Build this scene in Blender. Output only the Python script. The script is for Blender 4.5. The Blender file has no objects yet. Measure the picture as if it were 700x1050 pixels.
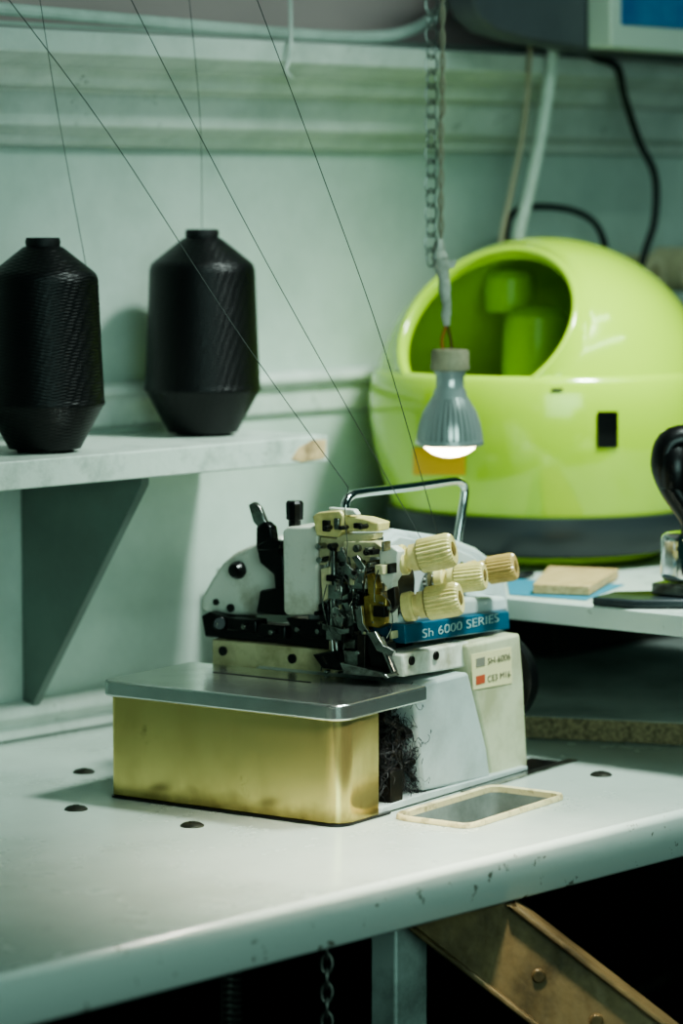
import bpy, bmesh, math, random
from mathutils import Vector, Matrix
from mathutils.bvhtree import BVHTree
random.seed(7)
V=Vector
# ------------------------------------------------------------ camera geometry
F=3200.0; PITCH=math.atan((525-200)/F); TH=math.atan(F/2950.0)
TT=0.75; CH=1.30
Rv=V((math.cos(TH),-math.sin(TH),0)); Fh=V((math.sin(TH),math.cos(TH),0)); Z=V((0,0,1))
FW=Fh*math.cos(PITCH)-Z*math.sin(PITCH); UP=Z*math.cos(PITCH)+Fh*math.sin(PITCH)
def ray(u,v): return Rv*((u-350)/F)-UP*((v-525)/F)+FW
_r=ray(100,745); _t=(TT-CH)/_r.z
C=V((0,-_t*_r.y,CH))
def on_h(u,v,h):
    r=ray(u,v); return C+r*((h-C.z)/r.z)
def on_y(u,v,y):
    r=ray(u,v); return C+r*((y-C.y)/r.y)
def at(u,v,d):
    r=ray(u,v); return C+r*(d/r.dot(Fh))
# machine frame
PHI=math.radians(33.9)
ex=Rv*math.cos(PHI)-Fh*math.sin(PHI); ey=Rv*math.sin(PHI)+Fh*math.cos(PHI)
O=on_h(350,850,TT)
MM=Matrix(((ex.x,ey.x,0,O.x),(ex.y,ey.y,0,O.y),(0,0,1,O.z),(0,0,0,1)))
MI=MM.inverted(); Cl=MI@C
def lray(u,v): return (MI.to_3x3()@ray(u,v))
def mx(u,v,x):
    r=lray(u,v); return Cl+r*((x-Cl.x)/r.x)
def my(u,v,y):
    r=lray(u,v); return Cl+r*((y-Cl.y)/r.y)
def mz(u,v,z):
    r=lray(u,v); return Cl+r*((z-Cl.z)/r.z)

# ------------------------------------------------------------ materials
def lin(h):
    h=h.lstrip('#'); o=[]
    for i in (0,2,4):
        c=int(h[i:i+2],16)/255; o.append(c/12.92 if c<=.04045 else ((c+.055)/1.055)**2.4)
    return (o[0],o[1],o[2],1)
def mat(name,col,rough=.5,metal=0,col2=None,nscale=20,namt=.5,bump=0,bscale=60,emit=0,coat=0,stretch=None,lo=.4,hi=.65,rvar=0):
    m=bpy.data.materials.new(name); m.use_nodes=True; nt=m.node_tree; N=nt.nodes; L=nt.links
    b=N['Principled BSDF']; b.inputs['Base Color'].default_value=lin(col)
    b.inputs['Roughness'].default_value=rough; b.inputs['Metallic'].default_value=metal
    if coat: b.inputs['Coat Weight'].default_value=coat; b.inputs['Coat Roughness'].default_value=.06
    tc=N.new('ShaderNodeTexCoord'); mp=N.new('ShaderNodeMapping'); L.new(tc.outputs['Object'],mp.inputs[0])
    if stretch: mp.inputs['Scale'].default_value=stretch
    if col2:
        n=N.new('ShaderNodeTexNoise'); n.inputs['Scale'].default_value=nscale; n.inputs['Detail'].default_value=6; n.inputs['Roughness'].default_value=.65
        L.new(mp.outputs[0],n.inputs['Vector'])
        cr=N.new('ShaderNodeMapRange'); cr.inputs['From Min'].default_value=lo; cr.inputs['From Max'].default_value=hi
        cr.inputs['To Max'].default_value=namt; L.new(n.outputs['Fac'],cr.inputs['Value'])
        mix=N.new('ShaderNodeMix'); mix.data_type='RGBA'; mix.inputs[6].default_value=lin(col); mix.inputs[7].default_value=lin(col2)
        L.new(cr.outputs[0],mix.inputs[0]); L.new(mix.outputs[2],b.inputs['Base Color'])
        if rvar:
            rr=N.new('ShaderNodeMapRange'); rr.inputs['To Min'].default_value=rough; rr.inputs['To Max'].default_value=rough+rvar
            L.new(cr.outputs[0],rr.inputs['Value']); L.new(rr.outputs[0],b.inputs['Roughness'])
    if bump:
        n2=N.new('ShaderNodeTexNoise'); n2.inputs['Scale'].default_value=bscale; n2.inputs['Detail'].default_value=4
        L.new(mp.outputs[0],n2.inputs['Vector'])
        bp=N.new('ShaderNodeBump'); bp.inputs['Strength'].default_value=bump; bp.inputs['Distance'].default_value=.002
        L.new(n2.outputs['Fac'],bp.inputs['Height']); L.new(bp.outputs[0],b.inputs['Normal'])
    if emit:
        b.inputs['Emission Color'].default_value=lin(col); b.inputs['Emission Strength'].default_value=emit
    return m
def grime(m,col,scale,lo,hi,amt):
    nt=m.node_tree; N=nt.nodes; L=nt.links; b=N['Principled BSDF']; s=b.inputs['Base Color'].links[0].from_socket
    tc=N.new('ShaderNodeTexCoord'); n=N.new('ShaderNodeTexNoise'); n.inputs['Scale'].default_value=scale; n.inputs['Detail'].default_value=8; n.inputs['Roughness'].default_value=.75
    L.new(tc.outputs['Object'],n.inputs['Vector']); r=N.new('ShaderNodeMapRange'); r.inputs['From Min'].default_value=lo; r.inputs['From Max'].default_value=hi; r.inputs['To Max'].default_value=amt
    L.new(n.outputs['Fac'],r.inputs['Value']); x=N.new('ShaderNodeMix'); x.data_type='RGBA'; L.new(r.outputs[0],x.inputs[0]); L.new(s,x.inputs[6]); x.inputs[7].default_value=lin(col); L.new(x.outputs[2],b.inputs['Base Color'])
def lowgrime(m,col,z0,z1,amt):
    # dirt gathering near the bottom edge of an object (object-space height with noise)
    nt=m.node_tree; N=nt.nodes; L=nt.links; b=N['Principled BSDF']; s=b.inputs['Base Color'].links[0].from_socket
    tc=N.new('ShaderNodeTexCoord'); sp=N.new('ShaderNodeSeparateXYZ'); L.new(tc.outputs['Object'],sp.inputs[0])
    n=N.new('ShaderNodeTexNoise'); n.inputs['Scale'].default_value=40; n.inputs['Detail'].default_value=6; L.new(tc.outputs['Object'],n.inputs['Vector'])
    a=N.new('ShaderNodeMath'); a.operation='MULTIPLY_ADD'; a.inputs[1].default_value=.03; L.new(n.outputs['Fac'],a.inputs[0]); L.new(sp.outputs['Z'],a.inputs[2])
    r=N.new('ShaderNodeMapRange'); r.inputs['From Min'].default_value=z1; r.inputs['From Max'].default_value=z0; r.inputs['To Max'].default_value=amt; L.new(a.outputs[0],r.inputs['Value'])
    x=N.new('ShaderNodeMix'); x.data_type='RGBA'; L.new(r.outputs[0],x.inputs[0]); L.new(s,x.inputs[6]); x.inputs[7].default_value=lin(col); L.new(x.outputs[2],b.inputs['Base Color'])
m_wall=mat('wall_paint','c6d3ca',.3,0,'9cada3',6,.5,.35,22)
m_trim=mat('trim_paint','d6ddd6',.26,0,'a9b6ac',14,.5,.5,40)
grime(m_trim,'565c50',26,.61,.70,.7)
m_table=mat('table_laminate','b6c1b9',.21,0,'8e9b92',5,.5,.06,180,rvar=.2)
grime(m_table,'5f675c',16,.60,.74,.5)
m_edge=mat('worn_edge','c9d4cc',.22,0,'59533f',60,.8,.2,40,lo=.63,hi=.68)
m_shelf=mat('shelf_paint','bdc9bf',.42,0,'6f7c72',22,.7,.5,50,lo=.5,hi=.7)
grime(m_shelf,'4c4a3c',50,.64,.72,.7)
m_bracket=mat('bracket_shaded','66756d',.5,0,'545f58',10,.6,.3,40)  # darker grey-green puts the bracket's shadow side into its colour
m_rawwood=mat('raw_wood','c9ae84',.8,0,'6b573c',60,.8,.6,120)
m_chip=mat('chipboard','9a8c6c',.9,0,'3f382a',220,.9,.8,260)
m_board=mat('grey_board','bcc5c0',.5,0,'5e6663',9,.6,.2,60)
m_core=mat('dark_core','0c0e10',.6)
m_brass=mat('yellowed_steel','e0cd88',.17,.88,'9a864c',8,.6,.02,26,stretch=(1,1,.5),rvar=.2,lo=.45,hi=.7)
grime(m_brass,'5c4a20',26,.62,.74,.7); lowgrime(m_brass,'54471f',.014,.034,.75)
m_chrome=mat('steel_plate','d2d7d4',.19,.95,'9aa09c',14,.5,.03,50,rvar=.14)
m_handle=mat('handle_chrome','e4e8e6',.1,1)
m_white=mat('enamel_white','dadccf',.25,0,'7d7143',16,.6,.06,60,lo=.48)
m_casing=mat('enamel_casing','c4d0cf',.25,0,'8b9186',12,.5,.04,60)
m_cream=mat('enamel_cream','cbc39a',.28,0,'6e6336',18,.7,.06,60,lo=.45)
m_column=mat('enamel_column','c3c5a8',.28,0,'8d8a66',14,.6,.06,60,lo=.45)
m_grey=mat('enamel_grey','b6c1bf',.28,0,'7a8380',11,.5)
m_black=mat('black_steel','0a0b0c',.25,.4,'1e201e',40,.7)
m_dark=mat('dark_iron','161716',.4,.6,'362f24',50,.7)
m_steel=mat('worn_steel','b4b6ae',.2,.95,'3c392d',60,.8)
m_gold=mat('brass_part','c9ac5e',.28,.7,'594418',45,.8)
m_knob=mat('cream_knob','eadb98',.24,0,'94793a',34,.5)
m_knob2=mat('yellowed_knob','cdb070',.28,0,'86693a',30,.6)
m_knobend=mat('knob_core','7a673a',.4,.2)
m_teal=mat('teal_band','125872',.3,0,'0c3c4f',20,.4)
m_text=mat('light_print','9fb9b4',.5)
m_textd=mat('dark_print','3b3d38',.5)
m_sticker=mat('sticker_cream','d8d0a4',.45)
m_red=mat('red_print','b5563c',.45)
m_greyp=mat('grey_print','7d7c70',.45)
m_lime=mat('lime_plastic','b8da42',.15,0,'add232',4,.4,coat=.5)
m_limei=mat('lime_inner','b6dc48',.35)
m_band=mat('charcoal_band','222c30',.4)
m_blk=mat('black_plastic','08090a',.3)
m_yel=mat('yellow_sticker','e6b020',.45)
m_tan=mat('tan_gasket','d6ca9f',.4,0,'64502c',50,.8,.3,120,lo=.47)
m_tray=mat('tray_shaded','86908a',.4,0,'424943',20,.6)  # tray colour darkened to carry the shadow inside the recess
m_silver=mat('heatsink','eef1ee',.22,.45)
m_finc=mat('heatsink_core','6c7270',.4,.5)
m_sock=mat('ceramic_socket','e0cfae',.6,0,'9a8562',60,.6,.3,90)
m_lens=mat('lamp_lens','ffeec0',.3,0,emit=18)
m_tape=mat('tape_white','eceadc',.6,0,'8a846c',50,.7,.5,120)
m_cordo=mat('cord_orange','c98238',.5); m_cordw=mat('cord_brown','a89e88',.55)
m_chain=mat('chain_steel','8c908a',.28,.8,'2e2f2b',60,.6)
m_chaind=mat('chain_dark','6a6c66',.4,.8)
m_pipe=mat('pipe_white','d0dbd2',.4,0,'a0aca2',20,.5)
m_cable=mat('cable_black','0b0f12',.4)
m_thr=mat('thread_fibre','343b38',.7)
m_leg=mat('leg_metal','a9b5ae',.45,.1,'5e665f',14,.75)
m_brace=mat('rusty_brace','7d6a48',.36,.3,'2e2414',14,.85,.3,60)
m_floor=mat('floor_dark','0e1010',.7,0,'080909',8,.6)
m_screw=mat('screw_cap','4c4c44',.35,.8,'25251f',60,.6)
m_device=mat('device_grey','5a5d63',.5,0,'44484d',10,.5)
m_devframe=mat('device_cream','ced9cc',.5); m_blue=mat('blue_glass','1c5a9c',.25,0,'6aa4c8',9,.5)
m_plank=mat('plank_wood','c4ab7c',.6,0,'8d7444',30,.6,.2,80,stretch=(1,8,8))
m_roll=mat('roll_beige','cfc2a0',.65,0,'8d8064',30,.5)
m_redp=mat('red_plastic','7c1620',.35)
m_bluet=mat('blue_sheet','35809a',.5)
m_crate=mat('crate_wood','23211c',.8,0,'12110f',20,.6)
def wall_mat(zsplit,zshade):
    m=m_wall; nt=m.node_tree; N=nt.nodes; L=nt.links
    b=N['Principled BSDF']; src=b.inputs['Base Color'].links[0].from_socket
    g=N.new('ShaderNodeNewGeometry'); s=N.new('ShaderNodeSeparateXYZ'); L.new(g.outputs['Position'],s.inputs[0])
    k=N.new('ShaderNodeMath'); k.operation='GREATER_THAN'; k.inputs[1].default_value=zsplit; L.new(s.outputs['Z'],k.inputs[0])
    n=N.new('ShaderNodeTexNoise'); n.inputs['Scale'].default_value=30
    r=N.new('ShaderNodeMix'); r.data_type='RGBA'; r.inputs[6].default_value=lin('d8bcbc'); r.inputs[7].default_value=lin('a08e8e'); L.new(n.outputs['Fac'],r.inputs[0])
    mx_=N.new('ShaderNodeMix'); mx_.data_type='RGBA'; L.new(k.outputs[0],mx_.inputs[0]); L.new(src,mx_.inputs[6]); L.new(r.outputs[2],mx_.inputs[7])
    k2=N.new('ShaderNodeMath'); k2.operation='LESS_THAN'; k2.inputs[1].default_value=zshade; L.new(s.outputs['Z'],k2.inputs[0])
    m2=N.new('ShaderNodeMix'); m2.data_type='RGBA'; L.new(k2.outputs[0],m2.inputs[0]); L.new(mx_.outputs[2],m2.inputs[6]); m2.inputs[7].default_value=lin('151817')  # wall below the tabletop coloured near black, standing in for under-table shade
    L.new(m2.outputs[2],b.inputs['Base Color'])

# ------------------------------------------------------------ mesh helpers
COL=bpy.context.scene.collection
MW={}
def empty(name,loc=None,M=None,label=None,cat=None,**kw):
    e=bpy.data.objects.new(name,None); e.empty_display_size=.05
    M=M if M is not None else Matrix.Translation(loc)
    e.matrix_world=M; MW[e.name]=M.copy(); COL.objects.link(e)
    if label: e['label']=label
    if cat: e['category']=cat
    for k,v in kw.items(): e[k]=v
    return e
def add(name,bm,mt,parent=None,world=False,ang=35,bevel=0,label=None,cat=None,kind=None,group=None,seg=2):
    bmesh.ops.recalc_face_normals(bm,faces=bm.faces)
    me=bpy.data.meshes.new(name)
    ob=bpy.data.objects.new(name,me); COL.objects.link(ob)
    if parent is not None:
        PM=MW[parent.name]
        if world: bm.transform(PM.inverted())
        ob.parent=parent; MW[ob.name]=PM
    else:
        xs=[v.co.x for v in bm.verts]; ys=[v.co.y for v in bm.verts]; zs=[v.co.z for v in bm.verts]
        c=V(((min(xs)+max(xs))/2,(min(ys)+max(ys))/2,min(zs)))
        bm.transform(Matrix.Translation(-c)); ob.location=c; MW[ob.name]=Matrix.Translation(c)
    for f in bm.faces: f.smooth=True
    bm.to_mesh(me); bm.free()
    try: me.set_sharp_from_angle(angle=math.radians(ang))
    except Exception: pass
    ms=mt if isinstance(mt,(list,tuple)) else [mt]
    for q in ms: me.materials.append(q)
    if bevel:
        b=ob.modifiers.new('bevel','BEVEL'); b.width=bevel; b.segments=seg; b.limit_method='ANGLE'; b.angle_limit=math.radians(40)
        b.harden_normals=False
    if label: ob['label']=label
    if cat: ob['category']=cat
    if kind: ob['kind']=kind
    if group: ob['group']=group
    return ob
def nb(): return bmesh.new()
def prism(bm,pts,vec,mi=0):
    n=len(pts); a=[bm.verts.new(p) for p in pts]; b=[bm.verts.new(V(p)+V(vec)) for p in pts]
    fs=[bm.faces.new(a),bm.faces.new(b[::-1])]
    for i in range(n): fs.append(bm.faces.new((a[i],b[i],b[(i+1)%n],a[(i+1)%n])))
    for f in fs: f.material_index=mi
    return bm
def box(bm,lo,hi,mi=0):
    x0,y0,z0=lo; x1,y1,z1=hi
    return prism(bm,[(x0,y0,z0),(x1,y0,z0),(x1,y1,z0),(x0,y1,z0)],(0,0,z1-z0),mi)
def basis(ax):
    ax=V(ax).normalized(); t=V((0,0,1)) if abs(ax.z)<.9 else V((1,0,0))
    a=ax.cross(t).normalized(); b=ax.cross(a).normalized(); return ax,a,b
def lathe(bm,prof,o,ax=(0,0,1),seg=32,cap0=True,cap1=True,star=0,mi=0):
    o=V(o); ax,a,b=basis(ax); rings=[]
    for r,h in prof:
        ring=[]
        for i in range(seg):
            t=2*math.pi*i/seg; rr=r*(1-star*(i%2)) if star else r
            ring.append(bm.verts.new(o+ax*h+a*(rr*math.cos(t))+b*(rr*math.sin(t))))
        rings.append(ring)
    for j in range(len(rings)-1):
        for i in range(seg):
            f=bm.faces.new((rings[j][i],rings[j][(i+1)%seg],rings[j+1][(i+1)%seg],rings[j+1][i])); f.material_index=mi
    if cap0: bm.faces.new(rings[0][::-1]).material_index=mi
    if cap1: bm.faces.new(rings[-1]).material_index=mi
    return bm
def cyl(bm,p0,p1,r,r1=None,seg=16,mi=0):
    p0=V(p0);p1=V(p1); d=p1-p0
    return lathe(bm,[(r,0),(r if r1 is None else r1,d.length)],p0,d,seg,mi=mi)
def cat_rom(pts,n=8,closed=False):
    P=[V(p) for p in pts]; out=[]; m=len(P)
    rng=range(m if closed else m-1)
    for i in rng:
        if closed: p0,p1,p2,p3=P[(i-1)%m],P[i],P[(i+1)%m],P[(i+2)%m]
        else: p0,p1,p2,p3=P[max(i-1,0)],P[i],P[i+1],P[min(i+2,m-1)]
        for k in range(n):
            t=k/n
            out.append(.5*((2*p1)+(-p0+p2)*t+(2*p0-5*p1+4*p2-p3)*t*t+(-p0+3*p1-3*p2+p3)*t**3))
    if not closed: out.append(P[-1])
    return out
def tube(bm,pts,r,seg=8,smooth=6,closed=False,mi=0):
    P=cat_rom(pts,smooth,closed) if smooth>1 else [V(p) for p in pts]
    n=len(P); rings=[]; pa=None
    for i in range(n):
        if closed: t=(P[(i+1)%n]-P[(i-1)%n])
        else: t=P[min(i+1,n-1)]-P[max(i-1,0)]
        if t.length<1e-9: t=V((0,0,1))
        t.normalize()
        if pa is None: _,a,_b=basis(t)
        else:
            a=pa-t*pa.dot(t)
            if a.length<1e-6: _,a,_b=basis(t)
            a.normalize()
        pa=a; b=t.cross(a)
        rings.append([bm.verts.new(P[i]+a*(r*math.cos(2*math.pi*k/seg))+b*(r*math.sin(2*math.pi*k/seg))) for k in range(seg)])
    for j in range(n if closed else n-1):
        A=rings[j];B=rings[(j+1)%n]
        for k in range(seg): bm.faces.new((A[k],A[(k+1)%seg],B[(k+1)%seg],B[k])).material_index=mi
    if not closed: bm.faces.new(rings[0][::-1]).material_index=mi; bm.faces.new(rings[-1]).material_index=mi
    return bm
def cz(p,m=.0008): return V((p.x,p.y,max(p.z,m)))
def fpoly(bm,px,y,dy,mi=0): return prism(bm,[cz(my(u,v,y)) for u,v in px],(0,dy,0),mi)
def spoly(bm,px,x,dx,mi=0): return prism(bm,[cz(mx(u,v,x)) for u,v in px],(-dx,0,0),mi)
def fbox(bm,u0,v0,u1,v1,y,dy,mi=0):
    a=my(u0,v0,y); b=my(u1,v1,y)
    return box(bm,(min(a.x,b.x),y,min(a.z,b.z)),(max(a.x,b.x),y+dy,max(a.z,b.z)),mi)
def text(name,s,M,width,mt,parent,height=None,bold=0):
    cu=bpy.data.curves.new(name,'FONT'); cu.body=s; cu.extrude=.01; cu.align_x='LEFT'; cu.offset=bold
    t=bpy.data.objects.new('tmp_text',cu); COL.objects.link(t)
    dg=bpy.context.evaluated_depsgraph_get(); me=bpy.data.meshes.new_from_object(t.evaluated_get(dg))
    bpy.data.objects.remove(t)
    xs=[v.co.x for v in me.vertices]; ys=[v.co.y for v in me.vertices]
    w=max(xs)-min(xs); h=max(ys)-min(ys); k=width/w; kh=(height/h) if height else k
    for v in me.vertices:
        v.co=V(((v.co.x-min(xs))*k,(v.co.y-min(ys))*kh,v.co.z*.02))
    me.transform(M); ob=bpy.data.objects.new(name,me); COL.objects.link(ob)
    me.materials.clear(); me.materials.append(mt); ob.parent=parent; MW[ob.name]=MW[parent.name]
    return ob

# ------------------------------------------------------------ room shell
X0,X1=-1.6,5.2
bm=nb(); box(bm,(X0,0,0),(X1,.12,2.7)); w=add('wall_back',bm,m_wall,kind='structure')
w['label']='pale green glossy painted wall with mouldings'
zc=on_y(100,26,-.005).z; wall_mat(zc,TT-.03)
bm=nb(); box(bm,(X0,-4.2,-.1),(X1,.12,0)); add('floor',bm,m_floor,kind='structure')
def moulding(name,prof,u):
    bm=nb(); pts=[]
    for v,p in prof:
        q=on_y(u,v,-p); pts.append((X0,-p,q.z))
    pts=[(x,(y if y<0 else .0),z) for x,y,z in pts]
    prism(bm,pts,(X1-X0,0,0)); return add(name,bm,m_trim,kind='structure',ang=50,bevel=.002)
moulding('trim_1',[(30,0),(33,.095),(56,.095),(60,.085),(66,.075),(72,.060),(90,.052),(94,.036),(130,.030),(139,.014),(149,.010),(152,0)],100)
moulding('trim_2',[(386,0),(387,.008),(392,.019),(399,.019),(404,.008),(430,.007),(434,0)],200)
moulding('trim_3',[(712,0),(716,.012),(722,.018),(730,.018),(735,.007),(751,.007),(752,0)],60)

# ------------------------------------------------------------ table
yf=on_h(350,916,TT).y
tx0=on_h(0,970,TT).x-.45; tx1=on_h(700,835,TT).x+.75
work=empty('work_table',loc=V(((tx0+tx1)/2,yf/2,0)),label='pale laminate industrial sewing table with chipped worn front edge',cat='table')
bm=nb(); th=.043; pts=[(tx0,-.004,TT),(tx0,-.004,TT-th)]
pts+=[(tx0,yf+.003,TT-th),(tx0,yf,TT-th+.003)]
for k in range(7):
    a=math.pi/2*k/6; pts.append((tx0,yf+.007-.007*math.cos(a),TT-.007+.007*math.sin(a)))
prism(bm,pts,(tx1-tx0,0,0)); bm.normal_update()
for f in bm.faces:
    c_=f.calc_center_median()
    if c_.y<yf+.010 and abs(f.normal.x)<.5: f.material_index=1
top=add('tabletop',bm,[m_table,m_edge],parent=work,world=True,ang=60)
ta=mz(466,849,0); tb=mz(579,820,0); tc_=mz(408,838,0)
rx1=max(ta.x,tb.x); ry0=ta.y; ry1=tb.y+.008; rx0=tc_.x-.001
cb=nb(); g=.0045; box(cb,(rx0+g,ry0+g,-.08),(rx1-g,ry1-g,.02)); cb.transform(MM)
bmesh.ops.recalc_face_normals(cb,faces=cb.faces)
me=bpy.data.meshes.new('cut'); cb.to_mesh(me); cb.free(); cut=bpy.data.objects.new('cut',me); COL.objects.link(cut)
bo=top.modifiers.new('b','BOOLEAN'); bo.object=cut; bo.operation='DIFFERENCE'; bo.solver='EXACT'
bpy.context.view_layer.update()
dg=bpy.context.evaluated_depsgraph_get(); nm=bpy.data.meshes.new_from_object(top.evaluated_get(dg))
top.modifiers.clear(); top.data=nm; bpy.data.objects.remove(cut)
def mcorner(x0,y0,x1,y1,r,n=5):
    P=[]
    for cx,cy,a0 in ((x1-r,y0+r,-90),(x1-r,y1-r,0),(x0+r,y1-r,90),(x0+r,y0+r,180)):
        for k in range(n+1):
            a=math.radians(a0+90*k/n); P.append((cx+r*math.cos(a),cy+r*math.sin(a)))
    return P
bm=nb(); A=mcorner(rx0,ry0,rx1,ry1,.015); A2=mcorner(rx0+.001,ry0+.001,rx1-.001,ry1-.001,.014); B=mcorner(rx0+g+.001,ry0+g+.001,rx1-g-.001,ry1-g-.001,.010)
n=len(A); rings=[[bm.verts.new((x,y,z)) for x,y in P] for P,z in ((A,.0003),(A,.0035),(A2,.0050),(B,.0042),(B,-.006))]
for j in range(4):
    for i in range(n): bm.faces.new((rings[j][i],rings[j][(i+1)%n],rings[j+1][(i+1)%n],rings[j+1][i]))
bm.transform(MM); add('recess_rim',bm,m_tan,parent=work,world=True,label='tan rubber rim around the table recess')
bm=nb(); rings=[[bm.verts.new((x,y,z)) for x,y in P] for P,z in ((B,-.001),(mcorner(rx0+.008,ry0+.008,rx1-.008,ry1-.008,.008),-.05))]
for i in range(n): bm.faces.new((rings[0][i],rings[0][(i+1)%n],rings[1][(i+1)%n],rings[1][i]))
bm.faces.new(rings[1]); bm.transform(MM); add('recess_tray',bm,m_tray,parent=work,world=True)
bm=nb(); box(bm,(rx0+.012,ry0+.014,-.035),(rx1-.012,ry0+.055,-.010)); bm.transform(MM); add('tray_block',bm,m_grey,parent=work,world=True,bevel=.003)
bm=nb(); box(bm,(-.035,.318,.0003),(-.004,.385,.0012)); bm.transform(MM); add('slot',bm,m_dark,parent=work,world=True)
bm=nb(); box(bm,(-.002,.20,.0003),(.009,.40,.0016)); bm.transform(MM); add('metal_strip',bm,m_steel,parent=work,world=True)
for u,v in ((86,792),(78,830),(197,847),(616,795)):
    bm=nb(); q=on_h(u,v,TT); lathe(bm,[(.0105,0),(.0105,.001),(.008,.0028),(.0025,.0036)],q,seg=24); lathe(bm,[(.003,.0033),(.003,.0042)],q,seg=6)
    add('bolt_head',bm,m_screw,parent=work,world=True)
def post(name,u,v,d,w,dp,m):
    q=at(u,v,d); bm=nb(); box(bm,(q.x-w/2,q.y-dp/2,0.0),(q.x+w/2,q.y+dp/2,TT-.044)); return add(name,bm,m,parent=work,world=True,bevel=.003)
post('leg',409,1000,2.62,.042,.03,m_leg)
post('leg',-60,1000,2.75,.045,.035,m_leg)
post('leg',800,1000,2.9,.05,.05,m_leg)
bm=nb(); a=at(430,905,2.60); b=at(725,1135,2.52); d=(b-a).normalized(); s=d.cross(FW).normalized(); w_=.036
prism(bm,[a+s*w_,a-s*w_,b-s*w_,b+s*w_],Fh*.03)
prism(bm,[a+s*w_,a+s*(w_-.005),b+s*(w_-.005),b+s*w_],-Fh*.012)
prism(bm,[a-s*w_,a-s*(w_-.005),b-s*(w_-.005),b-s*w_],-Fh*.008)
for k in (.42,.62,.8): cyl(bm,a.lerp(b,k)+Fh*.002,a.lerp(b,k)-Fh*.004,.006)
bmesh.ops.bisect_plane(bm,geom=bm.verts[:]+bm.edges[:]+bm.faces[:],plane_co=(0,0,TT-.044),plane_no=(0,0,1),clear_outer=True)
add('brace',bm,m_brace,parent=work,world=True,bevel=.0015,label='dark rusty brown metal channel brace')
bm=nb(); box(bm,(tx0+.1,yf+.26,TT-.12),(tx1-.1,yf+.29,TT-.045)); add('apron_rail',bm,m_leg,parent=work,world=True)
bm=nb(); a=at(455,1120,2.75); b=at(760,960,3.0); cyl(bm,a,b,.012); add('stretcher_rod',bm,m_dark,parent=work,world=True)
def linkpts(c,w,h,axis,n=10):
    return [c+axis*(w*math.cos(2*math.pi*k/n))+Z*(h*math.sin(2*math.pi*k/n)) for k in range(n)]
bm=nb(); c0=at(335,955,2.48); c0.z=TT-.054
for i in range(16):
    ax=Rv if i%2 else Fh
    tube(bm,linkpts(c0-Z*(.012*i+.004),.0045,.0085,ax),.0014,6,1,True)
add('pull_chain',bm,m_chaind,label='dark steel treadle chain hanging under the table',cat='chain')
bm=nb(); c0=at(236,985,2.42); c0.z=TT-.046
tube(bm,[c0+Rv*(.008*math.cos(k*.7))+Fh*(.008*math.sin(k*.7))-Z*(k*.0006) for k in range(260)],.0013,6,1)
add('coil_spring',bm,m_chaind,label='dark coil spring hanging under the table',cat='spring')

# ------------------------------------------------------------ side boards, right
def board(name,A,B,h0,h1,mt,me_,label,ext,xl_,wleft):
    A=V((A.x,A.y,0));B=V((B.x,B.y,0)); d=(B-A).normalized(); B=A+d*((B-A).length+ext)
    P=[A,B,B+V((xl_,0,0)),V((B.x+xl_,-.022,0)),V((A.x+wleft,-.022,0))]
    P=[V((p.x,p.y,h0)) for p in P]
    bm=nb(); prism(bm,P,V((0,0,h1-h0))); bm.normal_update()
    for f in bm.faces:
        if abs(f.normal.z)<.5: f.material_index=1
    return add(name,bm,[mt,me_],bevel=.002,label=label,cat='board')
board('chipboard_panel',on_h(534,757,TT+.001),on_h(700,765,TT+.001),TT+.001,TT+.0245,m_board,m_chip,'grey chipboard panel with raw brown edge lying on the sewing table',.10,.5,-.05)
hb=.905
board('painted_board',on_h(517,612,hb),on_h(700,630,hb),hb-.022,hb,m_shelf,m_edge,'white painted board carrying the green litter box',.10,.5,-.02)
q=on_h(620,690,TT+.0245)
bm=nb(); box(bm,(q.x+.05,-.15,TT+.0255),(q.x+.35,-.03,hb-.023)); add('support_crate',bm,m_crate,bevel=.003,label='dark wooden crate holding up the painted board',cat='crate')
bm=nb(); P=[on_h(u,v,hb+.0015) for u,v in ((546,609),(604,611),(634,593),(562,590))]; prism(bm,P,(0,0,.010)); add('wood_plank',bm,m_plank,bevel=.001,label='small light wooden plank on the painted board',cat='plank')
bm=nb(); P=[on_h(u,v,hb+.0002) for u,v in ((522,610),(600,616),(640,600),(519,594))]; prism(bm,P,(0,0,.0008)); add('blue_sheet',bm,m_bluet,label='thin blue plastic sheet under the plank',cat='sheet')

# ------------------------------------------------------------ litter box
RD=3.42; rc=at(558,420,RD); rb=V((rc.x,rc.y,hb+.001)); R_=177*RD/3200
lit=empty('litter_box',loc=rb,label='lime green globe-shaped automatic litter box with dark base band',cat='litter box')
cc=V((0,0,rc.z-rb.z)); nrm=(Rv*(-.43)+Z*.60-Fh*.67).normalized()
al=math.radians(34); bm=nb(); pr=[]
Ri=R_-.006
pr.append((0.0008,-R_))
for k in range(1,31):
    a=math.pi-(math.pi-al)*k/30; pr.append((R_*math.sin(a),R_*math.cos(a)))
lip=R_*math.sin(al); lh=R_*math.cos(al)
pr+= [(lip-.0005,lh+.003),(lip-.003,lh+.0055),(lip-.007,lh+.005),(lip-.010,lh+.001),(lip-.010,lh-.008)]
a0=math.asin((lip-.006)/Ri)
for k in range(1,31):
    a=a0+(math.pi-a0)*k/30; pr.append((max(Ri*math.sin(a),.0008),Ri*math.cos(a)))
lathe(bm,pr,cc,nrm,96,True,True)
bmesh.ops.bisect_plane(bm,geom=bm.verts[:]+bm.edges[:]+bm.faces[:],plane_co=(0,0,.03),plane_no=(0,0,-1),clear_outer=True)
globe=add('globe',bm,m_lime,parent=lit,ang=60)
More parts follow.
